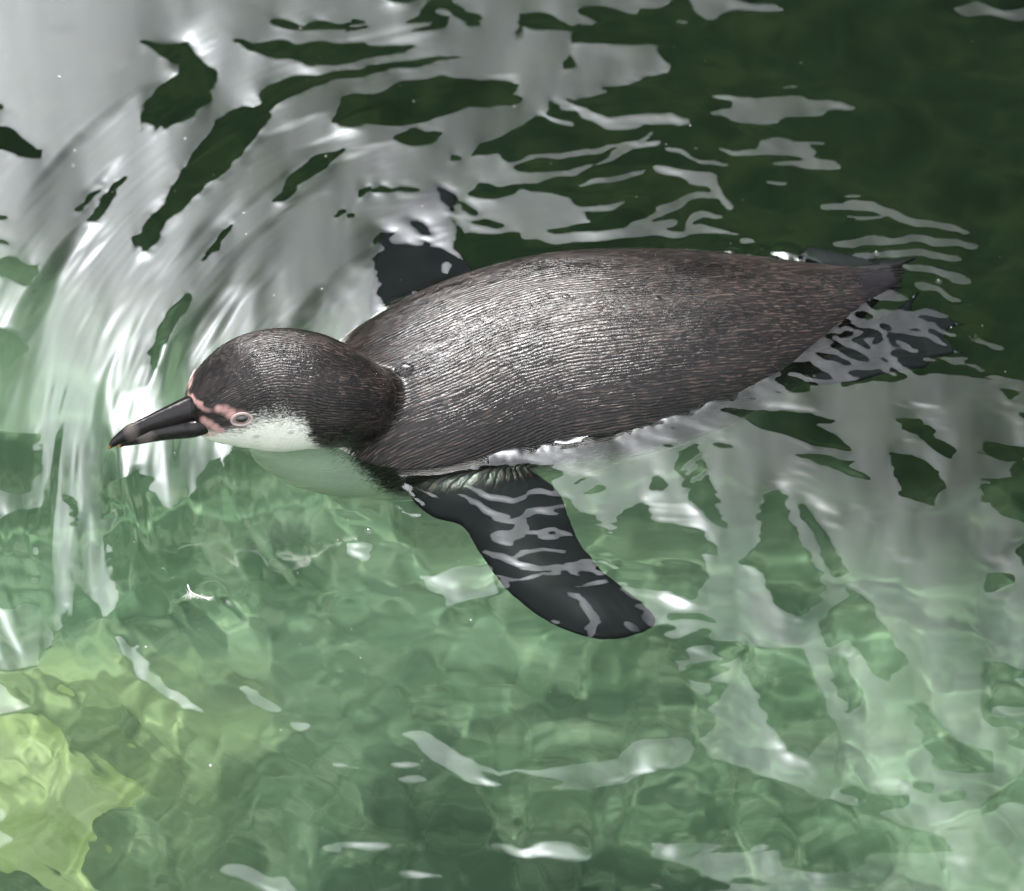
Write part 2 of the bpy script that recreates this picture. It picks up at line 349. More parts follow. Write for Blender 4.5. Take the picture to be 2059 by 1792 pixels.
rs_ = random.Random(21)
for n_, (xa, xb, band, sl, wlo, whi, llo, lhi) in ((46, (1180, 1900, lambda x: 900-(x-1180)*.36, .42, 3, 7, 18, 60)), (8, (1640, 1990, lambda x: 690, .25, 3, 7, 25, 70)),
                                                     (9, (690, 830, lambda x: 940+(x-700)*.25, .75, 3, 5, 20, 60)), (11, (1000, 1230, lambda x: 1010+(x-1000)*.75, .05, 3, 11, 25, 80)),
                                                     (26, (1150, 1420, lambda x: 970, -.9, 4, 9, 20, 60)), (30, (420, 760, lambda x: 590-(x-420)*.25, -1.5, 3, 8, 30, 90))):
    for _ in range(n_):
        x = rs_.uniform(xa, xb); y = band(x)+rs_.uniform(-55, 55); L = rs_.uniform(llo, lhi); m = sl+rs_.uniform(-.3, .3); q = math.hypot(1, m); c = rs_.uniform(-.2, .2)*L
        STROKES.append(([(x-L/2/q, y-L/2*m/q), (x+c*m/q, y-c/q), (x+L/2/q, y+L/2*m/q)], rs_.uniform(wlo, whi)))


def in_poly(px, py, poly):
    inside = np.zeros(px.shape, bool)
    n = len(poly)
    for i in range(n):
        x0, y0 = poly[i]; x1, y1 = poly[(i+1) % n]
        if y0 == y1: continue
        c = ((y0 > py) != (y1 > py)) & (px < (x1-x0)*(py-y0)/(y1-y0)+x0)
        inside ^= c
    return inside


def mask_field(PX, PY):
    # wobble the outlines a little so that they run like liquid, not like drawn polygons
    wx = PX+7*vnoise(PX/34, PY/20, 31)+3*vnoise(PX/12, PY/9, 32)
    wy = PY+5*vnoise(PX/40, PY/18, 33)+2*vnoise(PX/13, PY/9, 34)
    M = np.zeros(PX.shape)
    for k, poly in ZONES:
        xs = [p[0] for p in poly]; ys = [p[1] for p in poly]
        bb = (wx > min(xs)) & (wx < max(xs)) & (wy > min(ys)) & (wy < max(ys))
        ii = np.nonzero(bb)
        if not len(ii[0]): continue
        ins = in_poly(wx[ii], wy[ii], poly)
        M[ii[0][ins], ii[1][ins]] = 1 if k == 'S' else -1
    for path, wd in STROKES:
        xs = [p[0] for p in path]; ys = [p[1] for p in path]
        bb = (wx > min(xs)-wd) & (wx < max(xs)+wd) & (wy > min(ys)-wd) & (wy < max(ys)+wd)
        ii = np.nonzero(bb)
        if not len(ii[0]): continue
        x, y = wx[ii], wy[ii]; d = np.full(x.shape, 1e9); L = 0
        n = len(path)-1
        for i in range(n):
            a = np.array(path[i]); b = np.array(path[i+1]); ab = b-a
            t = np.clip(((x-a[0])*ab[0]+(y-a[1])*ab[1])/(ab@ab), 0, 1)
            tt = (i+t)/n
            r = .52*wd*(.35+.65*np.sqrt(np.clip(4*tt*(1-tt), 0, 1)))
            d = np.minimum(d, np.hypot(x-a[0]-t*ab[0], y-a[1]-t*ab[1])-r)
        ins = d < 0
        M[ii[0][ins], ii[1][ins]] = 1
    return M


def base_ripple(X, Y):
    """wind ripples and the arcs pushed up around the swimming bird"""
    h = np.zeros(X.shape)
    rs = np.random.default_rng(11)
    for k in range(26):
        lam = rs.uniform(.035, .22); a = rs.normal(math.pi/2, .55)
        h += lam*.0012*rs.uniform(.4, 1)*np.sin((X*math.cos(a)+Y*math.sin(a))*math.tau/lam+rs.uniform(0, 6.3))
    cx, cy = .02, -.02
    r = np.hypot(X-cx, (Y-cy)*.85); th = np.arctan2(cy-Y, cx-X)
    # left half: streaks that bend around the head
    left = 1/(1+np.exp((X+.12)/.05)); ring = np.exp(-((r-.33)/.22)**2)
    up = 1/(1+np.exp(-(Y-.02)/.08))
    amp = left*ring
    h += amp*(.35+.65*up)*(.0046*vnoise(r*30, th*2.2, 41)+.0015*vnoise(r*75+th*3, th*5, 42)+.00022*vnoise(r*190, th*9, 43))
    h += amp*up*.0060*vnoise(r*11+th*1.5, th*1.4, 45)
    # lens-like cells that refract the floor
    low = 1/(1+np.exp((Y+.02)/.06))
    h += (.25+.75*low)*(.0014*vnoise(X*24+.6*vnoise(X*9, Y*9, 61), Y*20, 62)+.00045*vnoise(X*55, Y*48, 63))
    # rings that run out round the bird, long and thin
    rw = r+.02*vnoise(th*2.1, r*6, 65)
    h += np.exp(-((r-.40)/.15)**2)*(1/(1+np.exp((X-.15)/.08)))*(.00075*vnoise(rw*62, th*3.0, 66)+.00024*vnoise(rw*130, th*4.5, 67))
    # irregular ripples shed from the wings and feet
    for (sx, sy, sr, w, lx, ly) in ((-.10, .12, .10, .00040, .020, .040), (.04, -.12, .07, .00050, .045, .013), (.12, -.16, .09, .00045, .05, .018), (.33, .03, .10, .00060, .05, .018), (.20, -.07, .10, .00050, .045, .018), (-.10, -.09, .05, .0005, .03, .014)):
        g = np.exp(-((X-sx)**2+(Y-sy)**2)/(2*(sr*.7)**2))
        wxx = X+.012*vnoise(X*22, Y*22, 51); wyy = Y+.25*X*np.sign(lx-ly)+.008*vnoise(X*18, Y*18, 53)
        h += g*w*(vnoise(wxx/lx, wyy/ly, 52)+.35*vnoise(wxx/lx*2.3, wyy/ly*2.3, 54))
    return h


def build_water():
    bird = np.array([tuple(Wd(x, y, z)) for x, y, z, q in TRUNK]); bq = np.array([t[3]/2500 for t in TRUNK])
    d = .0016; nx, ny = 800, 1000
    x0, y0 = -nx*d/2, -ny*d/2+.02
    X, Y = np.meshgrid(x0+np.arange(nx)*d, y0+np.arange(ny)*d)
    PX, PY = to_pic(X, Y)
    M = mask_field(PX, PY)
    # beyond what was mapped the reflections run on as loose patches
    out = np.clip(np.maximum.reduce([128-PX, PX-1930, 128-PY, PY-1664])/110, 0, 1)
    ux, uy = PX*.93+PY*.5+40*vnoise(PX/90+PY/70, PY/60, 73), PY-PX*.13+22*vnoise(PX/80, PY/50-PX/90, 74)
    free = vnoise(ux/170, uy/58, 71)+.6*vnoise(ux/70-uy/90, uy/27, 72)
    bias = np.where(PY < 850, .35-1.0/(1+np.exp(-(PX-1330)/80)), np.where(PX > 1300, .25, -.45))
    bias = bias+.9/(1+np.exp((PX-500)/60))/(1+np.exp((PY-160)/20))
    M = M*(1-out)+np.clip((free+bias)*3, -1, 1)*out
    inpic = np.clip(np.minimum.reduce([PX+260, 2320-PX, PY+260, 2050-PY])/120, 0, 1)
    ky = np.fft.fftfreq(ny, d)[:, None]*2*np.pi; kx = np.fft.rfftfreq(nx, d)[None]*2*np.pi
    k2 = kx*kx+ky*ky; k2i = k2.copy(); k2i[0, 0] = 1
    sm = lambda A, s: np.fft.irfft2(np.fft.rfft2(A)*np.exp(-.5*s*s*k2), s=A.shape)
    h0 = base_ripple(X, Y)
    edge = np.clip(np.minimum.reduce([X-x0, -x0-X, Y-y0, y0+(ny-1)*d-Y])/.12, 0, 1); edge = edge*edge*(3-2*edge)
    h = h0*1.0
    G0y, G0x = np.gradient(h0, d)
    # view vectors
    vx, vy, vz = X-CAM[0], Y-CAM[1], -CAM[2]+0*X
    vl = np.sqrt(vx*vx+vy*vy+vz*vz); vx, vy, vz = vx/vl, vy/vl, vz/vl
    target = np.arctan2(WALL_H, WALL_Y-Y)
    M = sm(M, .0012)
    mg = rad(1.1)*M*inpic

    def elev(hx, hy):
        il = 1/np.sqrt(hx*hx+hy*hy+1); nxv, nyv, nzv = -hx*il, -hy*il, il
        dt = vx*nxv+vy*nyv+vz*nzv
        rx, ry, rz = vx-2*dt*nxv, vy-2*dt*nyv, vz-2*dt*nzv
        return np.arctan2(rz, ry), rx, ry
    D = np.zeros(X.shape)          # correction to the base height
    for it in range(26):
        gy = G0y+np.fft.irfft2(1j*ky*np.fft.rfft2(D), s=D.shape); gx = G0x+np.fft.irfft2(1j*kx*np.fft.rfft2(D), s=D.shape)
        e, rx, ry = elev(gx, gy)
        f = e-target
        v = np.where(M > .12, np.clip(mg-f, 0, .3), np.where(M < -.12, -np.clip(f+(-mg), 0, .3), 0))*inpic
        if it == 25: break
        # leave roughly flat water alone elsewhere, nudge slopes along y (towards / away from the wall)
        F = np.fft.rfft2(v*.5*1.35)
        D = D+np.fft.irfft2((-1j*ky*F)/(k2i+0*k2)*np.exp(-.5*(.0016**2)*k2)*(k2 > 0), s=D.shape)
    # keep it small: high-pass away the very broad swell
    print('water: violated', float((np.abs(v) > .01).mean()), 'range', D[M > -9].min(), D.max(), 'under bird', float(D[(abs(X-.05) < .05) & (abs(Y) < .05)].mean()), float(D[(abs(X+.25) < .05) & (abs(Y+.3) < .05)].mean()))
    # the water climbs the wet flanks in an uneven rim
    bw, bh = bq*1.2, bq*.975
    yy = bw*np.sqrt(np.clip(1-(bird[:, 2]/bh)**2, 0, 1))
    cy = np.interp(X, bird[:, 0], bird[:, 1]); hw = np.interp(X, bird[:, 0], yy, left=0, right=0)
    dist = np.abs(Y-cy)-hw
    rim = np.exp(-np.clip(dist, 0, 1)/.007)*np.clip(hw/.07, 0, 1)**2*(X < bird[-3, 0])*np.clip((X-Wd(880, 900, 0).x)/.05, 0, 1)
    nz = vnoise(X*62+Y*20, Y*50, 91)
    h = h0+(D+.006)*edge+rim*(.0020+.0017*nz+.0004*vnoise(X*230, Y*160, 92))
    # fine grid in view, growing cells outside to the pool edge
    def grow(a, b, d0, lim):
        out = []; s = d0; p = b
        while p < lim:
            s *= 1.25; p += s; out.append(min(p, lim))
        return out
    right = grow(0, x0+(nx-1)*d, d, 3.2); left = [-v for v in grow(0, -x0, d, 3.2)][::-1]
    topy = grow(0, y0+(ny-1)*d, d, 4.5); boty = [-v for v in grow(0, -y0, d, 1.5)][::-1]
    xs = np.array(left+list(x0+np.arange(nx)*d)+right); ys = np.array(boty+list(y0+np.arange(ny)*d)+topy)
    XX, YY = np.meshgrid(xs, ys)
    H = base_ripple(XX, YY)
    # ripples finer than the cells fade out
    cell = np.maximum(np.gradient(xs)[None, :], np.gradient(ys)[:, None]); H *= np.clip(.02/cell, 0, 1)
    a, b = len(boty), len(left)
    H[a:a+ny, b:b+nx] = h
    o = grid_obj('pool_water', np.stack([XX, YY, H], -1), len(xs), len(ys), water_material())
    tag(o, kind='structure'); o.cycles.is_caustics_caster = True
    return xs, ys, H


def build_rock():
    # pale algae-covered boulder at the front left under water
    c = W(60, 1870, -.74)
    bm = bmesh.new(); bmesh.ops.create_icosphere(bm, subdivisions=6, radius=1)
    V = np.array([v.co[:] for v in bm.verts])
    n = .13*vnoise(V[:, 0]*1.7+4, V[:, 1]*1.7+V[:, 2]*1.3, 81)+.035*vnoise(V[:, 0]*4.5, V[:, 1]*4.5+V[:, 2]*3, 82)+.03*vnoise(V[:, 0]*12, V[:, 1]*12+V[:, 2]*9, 83)
    for v, k in zip(bm.verts, n):
        v.co = v.co*(1+k); v.co.x *= .20; v.co.y *= .25; v.co.z *= .07
    me = bpy.data.meshes.new('submerged_rock'); bm.to_mesh(me); bm.free()
    me.polygons.foreach_set('use_smooth', [True]*len(me.polygons))
    o = bpy.data.objects.new('submerged_rock', me); C.objects.link(o); o.location = c
    m, t, b = material('lime_algae_on_stone')
    co = N(t, 'ShaderNodeTexCoord'); a = N(t, 'ShaderNodeTexNoise', Scale=14.0, Detail=8.0, Roughness=.65, Distortion=.8); t.links.new(co.outputs['Object'], a.inputs['Vector'])
    t.links.new(MIX(t, RAMP(t, a.outputs[0], .35, .68), (.26, .32, .13), (.44, .48, .27)), b.inputs['Base Color']); b.inputs['Roughness'].default_value = .9
    me.materials.append(m); o.cycles.is_caustics_receiver = True
    tag(o, 'pale lime green boulder under the water at the front left', 'rock')


def build_setting():
    xs = np.concatenate([np.linspace(-3.2, -.8, 24, endpoint=False), np.linspace(-.8, .8, 220), np.linspace(.8, 3.2, 24)[1:]])
    ys = np.concatenate([np.linspace(-1.5, -.8, 10, endpoint=False), np.linspace(-.8, 1.9, 340), np.linspace(1.9, 4.5, 30)[1:]])
    X, Y = np.meshgrid(xs, ys)
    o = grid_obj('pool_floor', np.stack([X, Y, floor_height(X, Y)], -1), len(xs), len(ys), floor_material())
    tag(o, kind='structure'); o.cycles.is_caustics_receiver = True
    # concrete rim around the pool, one ring with a sloping inner face
    conc = simple('weathered_concrete', (.30, .30, .27), .85, .3, 6)
    def ring(name, inner, outer, z0, z1, mat):
        (a, b, c, e), (A, B, CC, E2) = inner, outer
        P = [(a, c), (b, c), (b, e), (a, e)]; Q = [(A, CC), (B, CC), (B, E2), (A, E2)]
        v = [(x, y, z0) for x, y in P]+[(x, y, z1) for x, y in P]+[(x, y, z1) for x, y in Q]+[(x, y, z0) for x, y in Q]
        f = []
        for i in range(4):
            j = (i+1) % 4
            f += [(i, j, 4+j, 4+i), (4+i, 4+j, 8+j, 8+i), (8+i, 8+j, 12+j, 12+i)]
        ob = mesh_obj(name, v, f, mat, smooth=False)
        return ob
    tag(ring('pool_wall', (-3.2, 3.2, -1.5, 4.5), (-3.5, 3.5, -1.8, 4.8), -1.3, .22, conc), kind='structure')
    soil = simple('trodden_earth', (.10, .085, .06), .95, .35, 3)
    tag(ring('ground', (-3.5, 3.5, -1.8, 4.8), (-60, 60, -60, 60), .0, .12, soil), kind='structure')
    # dark timber wall of the enclosure behind the pool, seen only mirrored in the water
    e = bpy.data.objects.new('enclosure_wall', None); C.objects.link(e); e.location = (0, WALL_Y, 0)
    tag(e, 'tall dark timber wall behind the pool, seen only as the dark reflection in the water', 'wall')
    wood = simple('dark_stained_timber', (.022, .026, .018), .8, .3, 4)
    bm = bmesh.new(); bmesh.ops.create_cube(bm, size=1)
    bmesh.ops.scale(bm, vec=(.49, .05, WALL_H), verts=bm.verts); bmesh.ops.translate(bm, vec=(0, .0, WALL_H/2), verts=bm.verts)
    me = bpy.data.meshes.new('board'); bm.to_mesh(me); bm.free(); me.materials.append(wood)
    for i in range(70):
        b = bpy.data.objects.new('board', me); C.objects.link(b); b.parent = e; b.location = ((i-34.5)*.5, 0, 0)
    back = mesh_obj('backing', [(-17.5, .04, 0), (17.5, .04, 0), (17.5, .04, WALL_H-.02), (-17.5, .04, WALL_H-.02), (-17.5, .1, 0), (17.5, .1, 0), (17.5, .1, WALL_H-.02), (-17.5, .1, WALL_H-.02)],
                    [(0, 1, 2, 3), (5, 4, 7, 6), (3, 2, 6, 7), (1, 5, 6, 2), (4, 0, 3, 7)], wood, e, False)


# ------------------------------------------------------------------ the penguin
def spline(pts, n):
    """Catmull-Rom through rows of pts (k, dims) -> n rows"""
    P = np.array(pts, float); k = len(P)
    t = np.linspace(0, k-1, n); i = np.clip(np.floor(t).astype(int), 0, k-2); f = (t-i)[:, None]
    g = lambda j: P[np.clip(j, 0, k-1)]
    p0, p1, p2, p3 = g(i-1), g(i), g(i+1), g(i+2)
    return .5*((2*p1)+(-p0+p2)*f+(2*p0-5*p1+4*p2-p3)*f**2+(-p0+3*p1-3*p2+p3)*f**3)


def frames(P):
    T = np.gradient(P, axis=0); T /= np.linalg.norm(T, axis=1)[:, None]
    up = np.array((0, 0, 1.))[None]-T*T[:, 2:3]; up /= np.linalg.norm(up, axis=1)[:, None]
    side = np.cross(T, up)
    return T, up, side


def loft(stations, nseg, nring, wk=1.087, hk=.924, power=2.0, soft=0):
    """stations: (dx, dy, z, r picture px, [w scale, h scale]) -> verts, faces, and spine data"""
    rows = []
    for st in stations:
        dx, dy, z, r = st[:4]; ws, hs = (st[4:6] if len(st) > 4 else (1, 1))
        rows.append((*Wd(dx, dy, z), r/2500*wk*ws, r/2500*hk*hs))
    R = spline(rows, nseg)
    if soft:
        k = np.hanning(soft+2)[1:-1]; k /= k.sum(); E = np.pad(R, ((soft//2, soft//2), (0, 0)), mode='reflect', reflect_type='odd')
        R = np.stack([np.convolve(E[:, c], k, 'valid') for c in range(5)], 1)
    P = R[:, :3]; w = np.maximum(R[:, 3], .0004); h = np.maximum(R[:, 4], .0004)
    T, up, side = frames(P)
    ph = np.linspace(0, 2*np.pi, nring, endpoint=False)
    cs = np.sign(np.cos(ph))*np.abs(np.cos(ph))**(2/power); sn = np.sign(np.sin(ph))*np.abs(np.sin(ph))**(2/power)
    V = P[:, None]+up[:, None]*(h[:, None]*cs[None])[..., None]+side[:, None]*(w[:, None]*sn[None])[..., None]
    V = V.reshape(-1, 3)
    F = []
    for i in range(nseg-1):
        for j in range(nring):
            k = (j+1) % nring
            F.append((i*nring+j, i*nring+k, (i+1)*nring+k, (i+1)*nring+j))
    F.append(tuple(range(nring))[::-1]); F.append(tuple((nseg-1)*nring+j for j in range(nring)))
    return V, F, (P, w, h, T, up, side)


def trunk_rows():
    """rows of (x, height of axis, seen top, seen bottom, half width) -> centre and size of each section of the floating trunk"""
    rows = []
    for (x, zc, top, bot, q) in [(506, -.040, None, 903, .006), (522, -.041, None, 932, .018), (555, -.047, None, 960, .031), (615, -.053, None, 990, .045), (655, -.054, None, 1002, .054), (700, -.051, None, 1012, .065), (750, -.044, None, 1018, .075),
                                 (805, -.037, 633, 1012, None), (860, -.034, 608, 1000, None), (925, -.033, 568, 985, None), (1000, -.033, 535, 968, None), (1080, -.032, 510, 958, None), (1130, -.031, 500, 950, None), (1200, -.029, 490, 937, None),
                                 (1300, -.028, 486, 908, None), (1400, -.026, 487, 868, None), (1500, -.026, 490, 822, None), (1590, -.020, 501, 752, None), (1650, -.014, 514, 702, None),
                                 (1700, -.008, 525, 655, None), (1740, -.003, 533, 620, None), (1775, .001, 538, 596, None), (1800, .004, None, 575, .006)]:
        B = (896-bot)/2500
        if q is None:
            T = (896-top)/2500; q = (T-B-.292*zc)/1.997
        yc = (B-.451*zc+.9154*q)/.669
        rows.append((x, 896-2500*(.669*yc+.743*zc), zc, q*2500))
    return rows


TRUNK = trunk_rows()
HEAD = [(385, 842, .050, 22), (398, 835, .050, 48), (425, 822, .049, 75, 1, 1), (460, 806, .048, 99), (505, 791, .047, 117), (560, 784, .045, 124), (615, 786, .043, 120), (665, 796, .038, 109),
        (710, 806, .030, 94), (755, 812, .020, 72), (790, 815, .012, 40)]


def section_loft(sts, thick, nring=24, z=None):
    """flipper: each station (LE, TE, z) -> flattened elliptical section"""
    rows = []
    for (a, b, zz, t) in sts:
        A, B = np.array(W(*a, zz)), np.array(W(*b, zz)); rows.append((*A, *B, t*thick))
    R = spline(rows, 60); A = R[:, :3]; B = R[:, 3:6]; t = R[:, 6]
    c = (A+B)/2; hw = (A-B)/2
    ax = np.gradient(c, axis=0); nrm = np.cross(hw, ax); nrm /= np.linalg.norm(nrm, axis=1)[:, None]
    ph = np.linspace(0, 2*np.pi, nring, endpoint=False)
    V = c[:, None]+hw[:, None]*np.cos(ph)[None, :, None]+nrm[:, None]*(t[:, None]*np.sin(ph)[None])[..., None]
    V = V.reshape(-1, 3); F = []
    n = len(R)
    for i in range(n-1):
        for j in range(nring):
            k = (j+1) % nring
            F.append((i*nring+j, i*nring+k, (i+1)*nring+k, (i+1)*nring+j))
    F.append(tuple(range(nring))[::-1]); F.append(tuple((n-1)*nring+j for j in range(nring)))
    return V, F


NEAR_FLIPPER = [((860, 900), (1040, 860), -.030, 2.2), ((825, 985), (1040, 915), -.034, 1.9), ((868, 1035), (1085, 952), -.036, 1.5), ((925, 1055), (1125, 985), -.039, 1.25), ((955, 1100), (1146, 1040), -.043, 1.1),
                ((990, 1150), (1168, 1090), -.047, 1.0), ((1035, 1203), (1208, 1140), -.051, .9), ((1100, 1250), (1255, 1180), -.055, .8), ((1170, 1280), (1295, 1213), -.058, .7), ((1235, 1288), (1320, 1238), -.061, .55), ((1290, 1272), (1318, 1258), -.062, .3)]
FAR_FLIPPER = [((800, 780), (960, 690), -.020, 2.0), ((748, 700), (985, 620), -.022, 1.6), ((742, 620), (965, 560), -.026, 1.3), ((750, 545), (940, 525), -.031, 1.1), ((756, 485), (912, 482), -.035, 1.0), ((778, 440), (904, 448), -.038, .9),
               ((815, 405), (912, 420), -.041, .8), ((860, 378), (921, 396), -.043, .6), ((898, 369), (924, 380), -.044, .3)]


def slab(outline, z_of, t):
    """flat webbed shape: outline in the picture, real thickness 2t"""
    pts = [Vector(W(x, y, z_of(x, y))) for x, y in outline]
    n = len(pts); V = [p+Vector((0, 0, t)) for p in pts]+[p-Vector((0, 0, t)) for p in pts]
    tris = tessellate_polygon([[Vector((p.x, p.y, 0)) for p in pts]])
    F = []
    for a, b, c in tris:
        nz = (pts[b]-pts[a]).cross(pts[c]-pts[a]).z
        if nz < 0: a, c = c, a
        F += [(a, b, c), (n+c, n+b, n+a)]
    area = sum(pts[i].x*pts[(i+1) % n].y-pts[(i+1) % n].x*pts[i].y for i in range(n))
    for i in range(n):
        j = (i+1) % n
        F.append((i, n+i, n+j, j) if area > 0 else (j, n+j, n+i, i))
    return V, F


def tube(path, r0, r1, nseg=20, nring=10):
    R = spline([(*p,) for p in path], nseg); T, up, side = frames(R)
    r = np.linspace(r0, r1, nseg); ph = np.linspace(0, 2*np.pi, nring, endpoint=False)
    V = R[:, None]+up[:, None]*(r[:, None]*np.cos(ph)[None])[..., None]+side[:, None]*(r[:, None]*np.sin(ph)[None])[..., None]
    V = V.reshape(-1, 3); F = []
    for i in range(nseg-1):
        for j in range(nring):
            k = (j+1) % nring; F.append((i*nring+j, i*nring+k, (i+1)*nring+k, (i+1)*nring+j))
    F.append(tuple(range(nring))[::-1]); F.append(tuple((nseg-1)*nring+j for j in range(nring)))
    return V, F


def spine_coords(V, spine):
    """(s, phi, normalised distance) of each vertex about a spine"""
    P, w, h, T, up, side = spine
    cum = np.concatenate([[0], np.cumsum(np.linalg.norm(np.diff(P, axis=0), axis=1))])
    s = np.zeros(len(V)); phi = np.zeros(len(V)); dn = np.zeros(len(V))
    for a in range(0, len(V), 20000):
        v = V[a:a+20000]
        d = np.linalg.norm(v[:, None]-P[None], axis=2); i = d.argmin(1); i = np.clip(i, 1, len(P)-2)
        off = np.einsum('ij,ij->i', v-P[i], T[i]); s[a:a+20000] = cum[i]+off
        t = np.clip((cum[i]+off), 0, cum[-1]); fi = np.interp(t, cum, np.arange(len(P)))
        lo = np.clip(fi.astype(int), 0, len(P)-2); fr = (fi-lo)[:, None]
        c = P[lo]*(1-fr)+P[lo+1]*fr; U = up[lo]*(1-fr)+up[lo+1]*fr; Sd = side[lo]*(1-fr)+side[lo+1]*fr
        ww = np.interp(t, cum, w); hh = np.interp(t, cum, h)
        a1 = np.einsum('ij,ij->i', v-c, U)/hh; a2 = np.einsum('ij,ij->i', v-c, Sd)/ww
        phi[a:a+20000] = np.arctan2(a2, a1); dn[a:a+20000] = np.hypot(a1, a2)
    return s, phi, dn


def feather_material():
    m, t, b = material('wet_penguin_plumage'); l = t.links
    fu = N(t, 'ShaderNodeAttribute', attribute_name='feather'); mk = N(t, 'ShaderNodeAttribute', attribute_name='pattern')
    sp = N(t, 'ShaderNodeSeparateXYZ'); l.new(mk.outputs['Vector'], sp.inputs[0])
    white, pink, smooth = sp.outputs[0], sp.outputs[1], sp.outputs[2]
    # meandering feather tracts
    wn_ = N(t, 'ShaderNodeTexNoise', Scale=.16, Detail=3.0); l.new(fu.outputs['Vector'], wn_.inputs['Vector'])
    off = t.nodes.new('ShaderNodeVectorMath'); off.operation = 'SUBTRACT'; l.new(wn_.outputs['Color'], off.inputs[0]); off.inputs[1].default_value = (.5, .5, .5)
    sc = t.nodes.new('ShaderNodeVectorMath'); sc.operation = 'MULTIPLY'; l.new(off.outputs[0], sc.inputs[0]); sc.inputs[1].default_value = (2.4, 3.0, 0)
    ad = t.nodes.new('ShaderNodeVectorMath'); ad.operation = 'ADD'; l.new(fu.outputs['Vector'], ad.inputs[0]); l.new(sc.outputs[0], ad.inputs[1])
    sv = N(t, 'ShaderNodeSeparateXYZ'); l.new(ad.outputs[0], sv.inputs[0])
    ridge = MATH(t, 'ABSOLUTE', MATH(t, 'SINE', MATH(t, 'MULTIPLY', sv.outputs[1], math.pi)))       # one crest for each row of feathers
    d1 = t.nodes.new('ShaderNodeVectorMath'); d1.operation = 'MULTIPLY'; l.new(ad.outputs[0], d1.inputs[0]); d1.inputs[1].default_value = (.75, 1.15, 1)
    dash = N(t, 'ShaderNodeTexNoise', Scale=1.0, Detail=3.0, Roughness=.62); l.new(d1.outputs[0], dash.inputs['Vector'])
    d2 = t.nodes.new('ShaderNodeVectorMath'); d2.operation = 'MULTIPLY'; l.new(ad.outputs[0], d2.inputs[0]); d2.inputs[1].default_value = (1.3, 3.2, 1)
    fine = N(t, 'ShaderNodeTexNoise', Scale=1.0, Detail=3.0, Roughness=.7); l.new(d2.outputs[0], fine.inputs['Vector'])
    d3 = t.nodes.new('ShaderNodeVectorMath'); d3.operation = 'MULTIPLY'; l.new(ad.outputs[0], d3.inputs[0]); d3.inputs[1].default_value = (.09, .09, 1)
    tract = N(t, 'ShaderNodeTexNoise', Scale=1.0, Detail=2.0); l.new(d3.outputs[0], tract.inputs['Vector'])
    tip = MATH(t, 'MULTIPLY', RAMP(t, dash.outputs[0], .47, .62), RAMP(t, ridge, .35, .9))
    # pigment: charcoal feathers, their exposed tips bleached brown
    pig = MIX(t, RAMP(t, tract.outputs[0], .3, .7), (.003, .0025, .0027), (.009, .0075, .0074))
    pig = MIX(t, MATH(t, 'MULTIPLY', tip, MATH(t, 'ADD', .30, MATH(t, 'MULTIPLY', RAMP(t, tract.outputs[0], .35, .65), .6))), pig, (.085, .060, .051))
    # speckled border of the white parts
    co = N(t, 'ShaderNodeTexCoord')
    e1 = N(t, 'ShaderNodeTexNoise', Scale=.75, Detail=3.0, Roughness=.7); l.new(d2.outputs[0], e1.inputs['Vector'])
    e2 = N(t, 'ShaderNodeTexNoise', Scale=45.0, Detail=3.0); l.new(co.outputs['Object'], e2.inputs['Vector'])
    k = MATH(t, 'ADD', MATH(t, 'ADD', white, MATH(t, 'MULTIPLY', MATH(t, 'SUBTRACT', e1.outputs[0], .5), MATH(t, 'SUBTRACT', 1.25, MATH(t, 'MULTIPLY', RAMP(t, smooth, .02, .25), .8)))), MATH(t, 'MULTIPLY', MATH(t, 'SUBTRACT', e2.outputs[0], .5), .5))
    wcol = MIX(t, RAMP(t, e1.outputs[0], .35, .65), (.74, .76, .67), (.85, .86, .79))
    col = MIX(t, RAMP(t, k, .30, .85), pig, wcol)
    col = MIX(t, RAMP(t, MATH(t, 'ADD', pink, MATH(t, 'MULTIPLY', MATH(t, 'SUBTRACT', e2.outputs[0], .5), .6)), .30, .95), col, MIX(t, e1.outputs[0], (.48, .25, .23), (.60, .38, .35)))
    flip = MIX(t, e2.outputs[0], (.010, .010, .012), (.020, .020, .024))
    col = MIX(t, RAMP(t, smooth, .3, .8), col, flip)
    l.new(col, b.inputs['Base Color'])
    l.new(MATH(t, 'SUBTRACT', .40, MATH(t, 'MULTIPLY', RAMP(t, smooth, .2, .7), .36)), b.inputs['Specular IOR Level'])
    rg = MATH(t, 'ADD', .17, MATH(t, 'MULTIPLY', tract.outputs[0], .20)); l.new(rg, b.inputs['Roughness'])
    hgt = MATH(t, 'ADD', MATH(t, 'MULTIPLY', ridge, .55), MATH(t, 'ADD', MATH(t, 'MULTIPLY', dash.outputs[0], 1.7), MATH(t, 'MULTIPLY', fine.outputs[0], .35)))
    bp = N(t, 'ShaderNodeBump', Distance=.00058)
    stg = MATH(t, 'SUBTRACT', .95, MATH(t, 'MULTIPLY', RAMP(t, k, .3, .8), .65))
    l.new(MATH(t, 'MULTIPLY', stg, MATH(t, 'SUBTRACT', 1.0, MATH(t, 'MULTIPLY', RAMP(t, smooth, .3, .8), .85))), bp.inputs['Strength'])
    l.new(hgt, bp.inputs['Height']); l.new(bp.outputs[0], b.inputs['Normal'])
    return m


def pix_of(p):
    r = np.array(p)-CAM; f = r@FWD
    return (r@RGT)/f*DIST*2500+1029.5, 896-(r@UPV)/f*DIST*2500


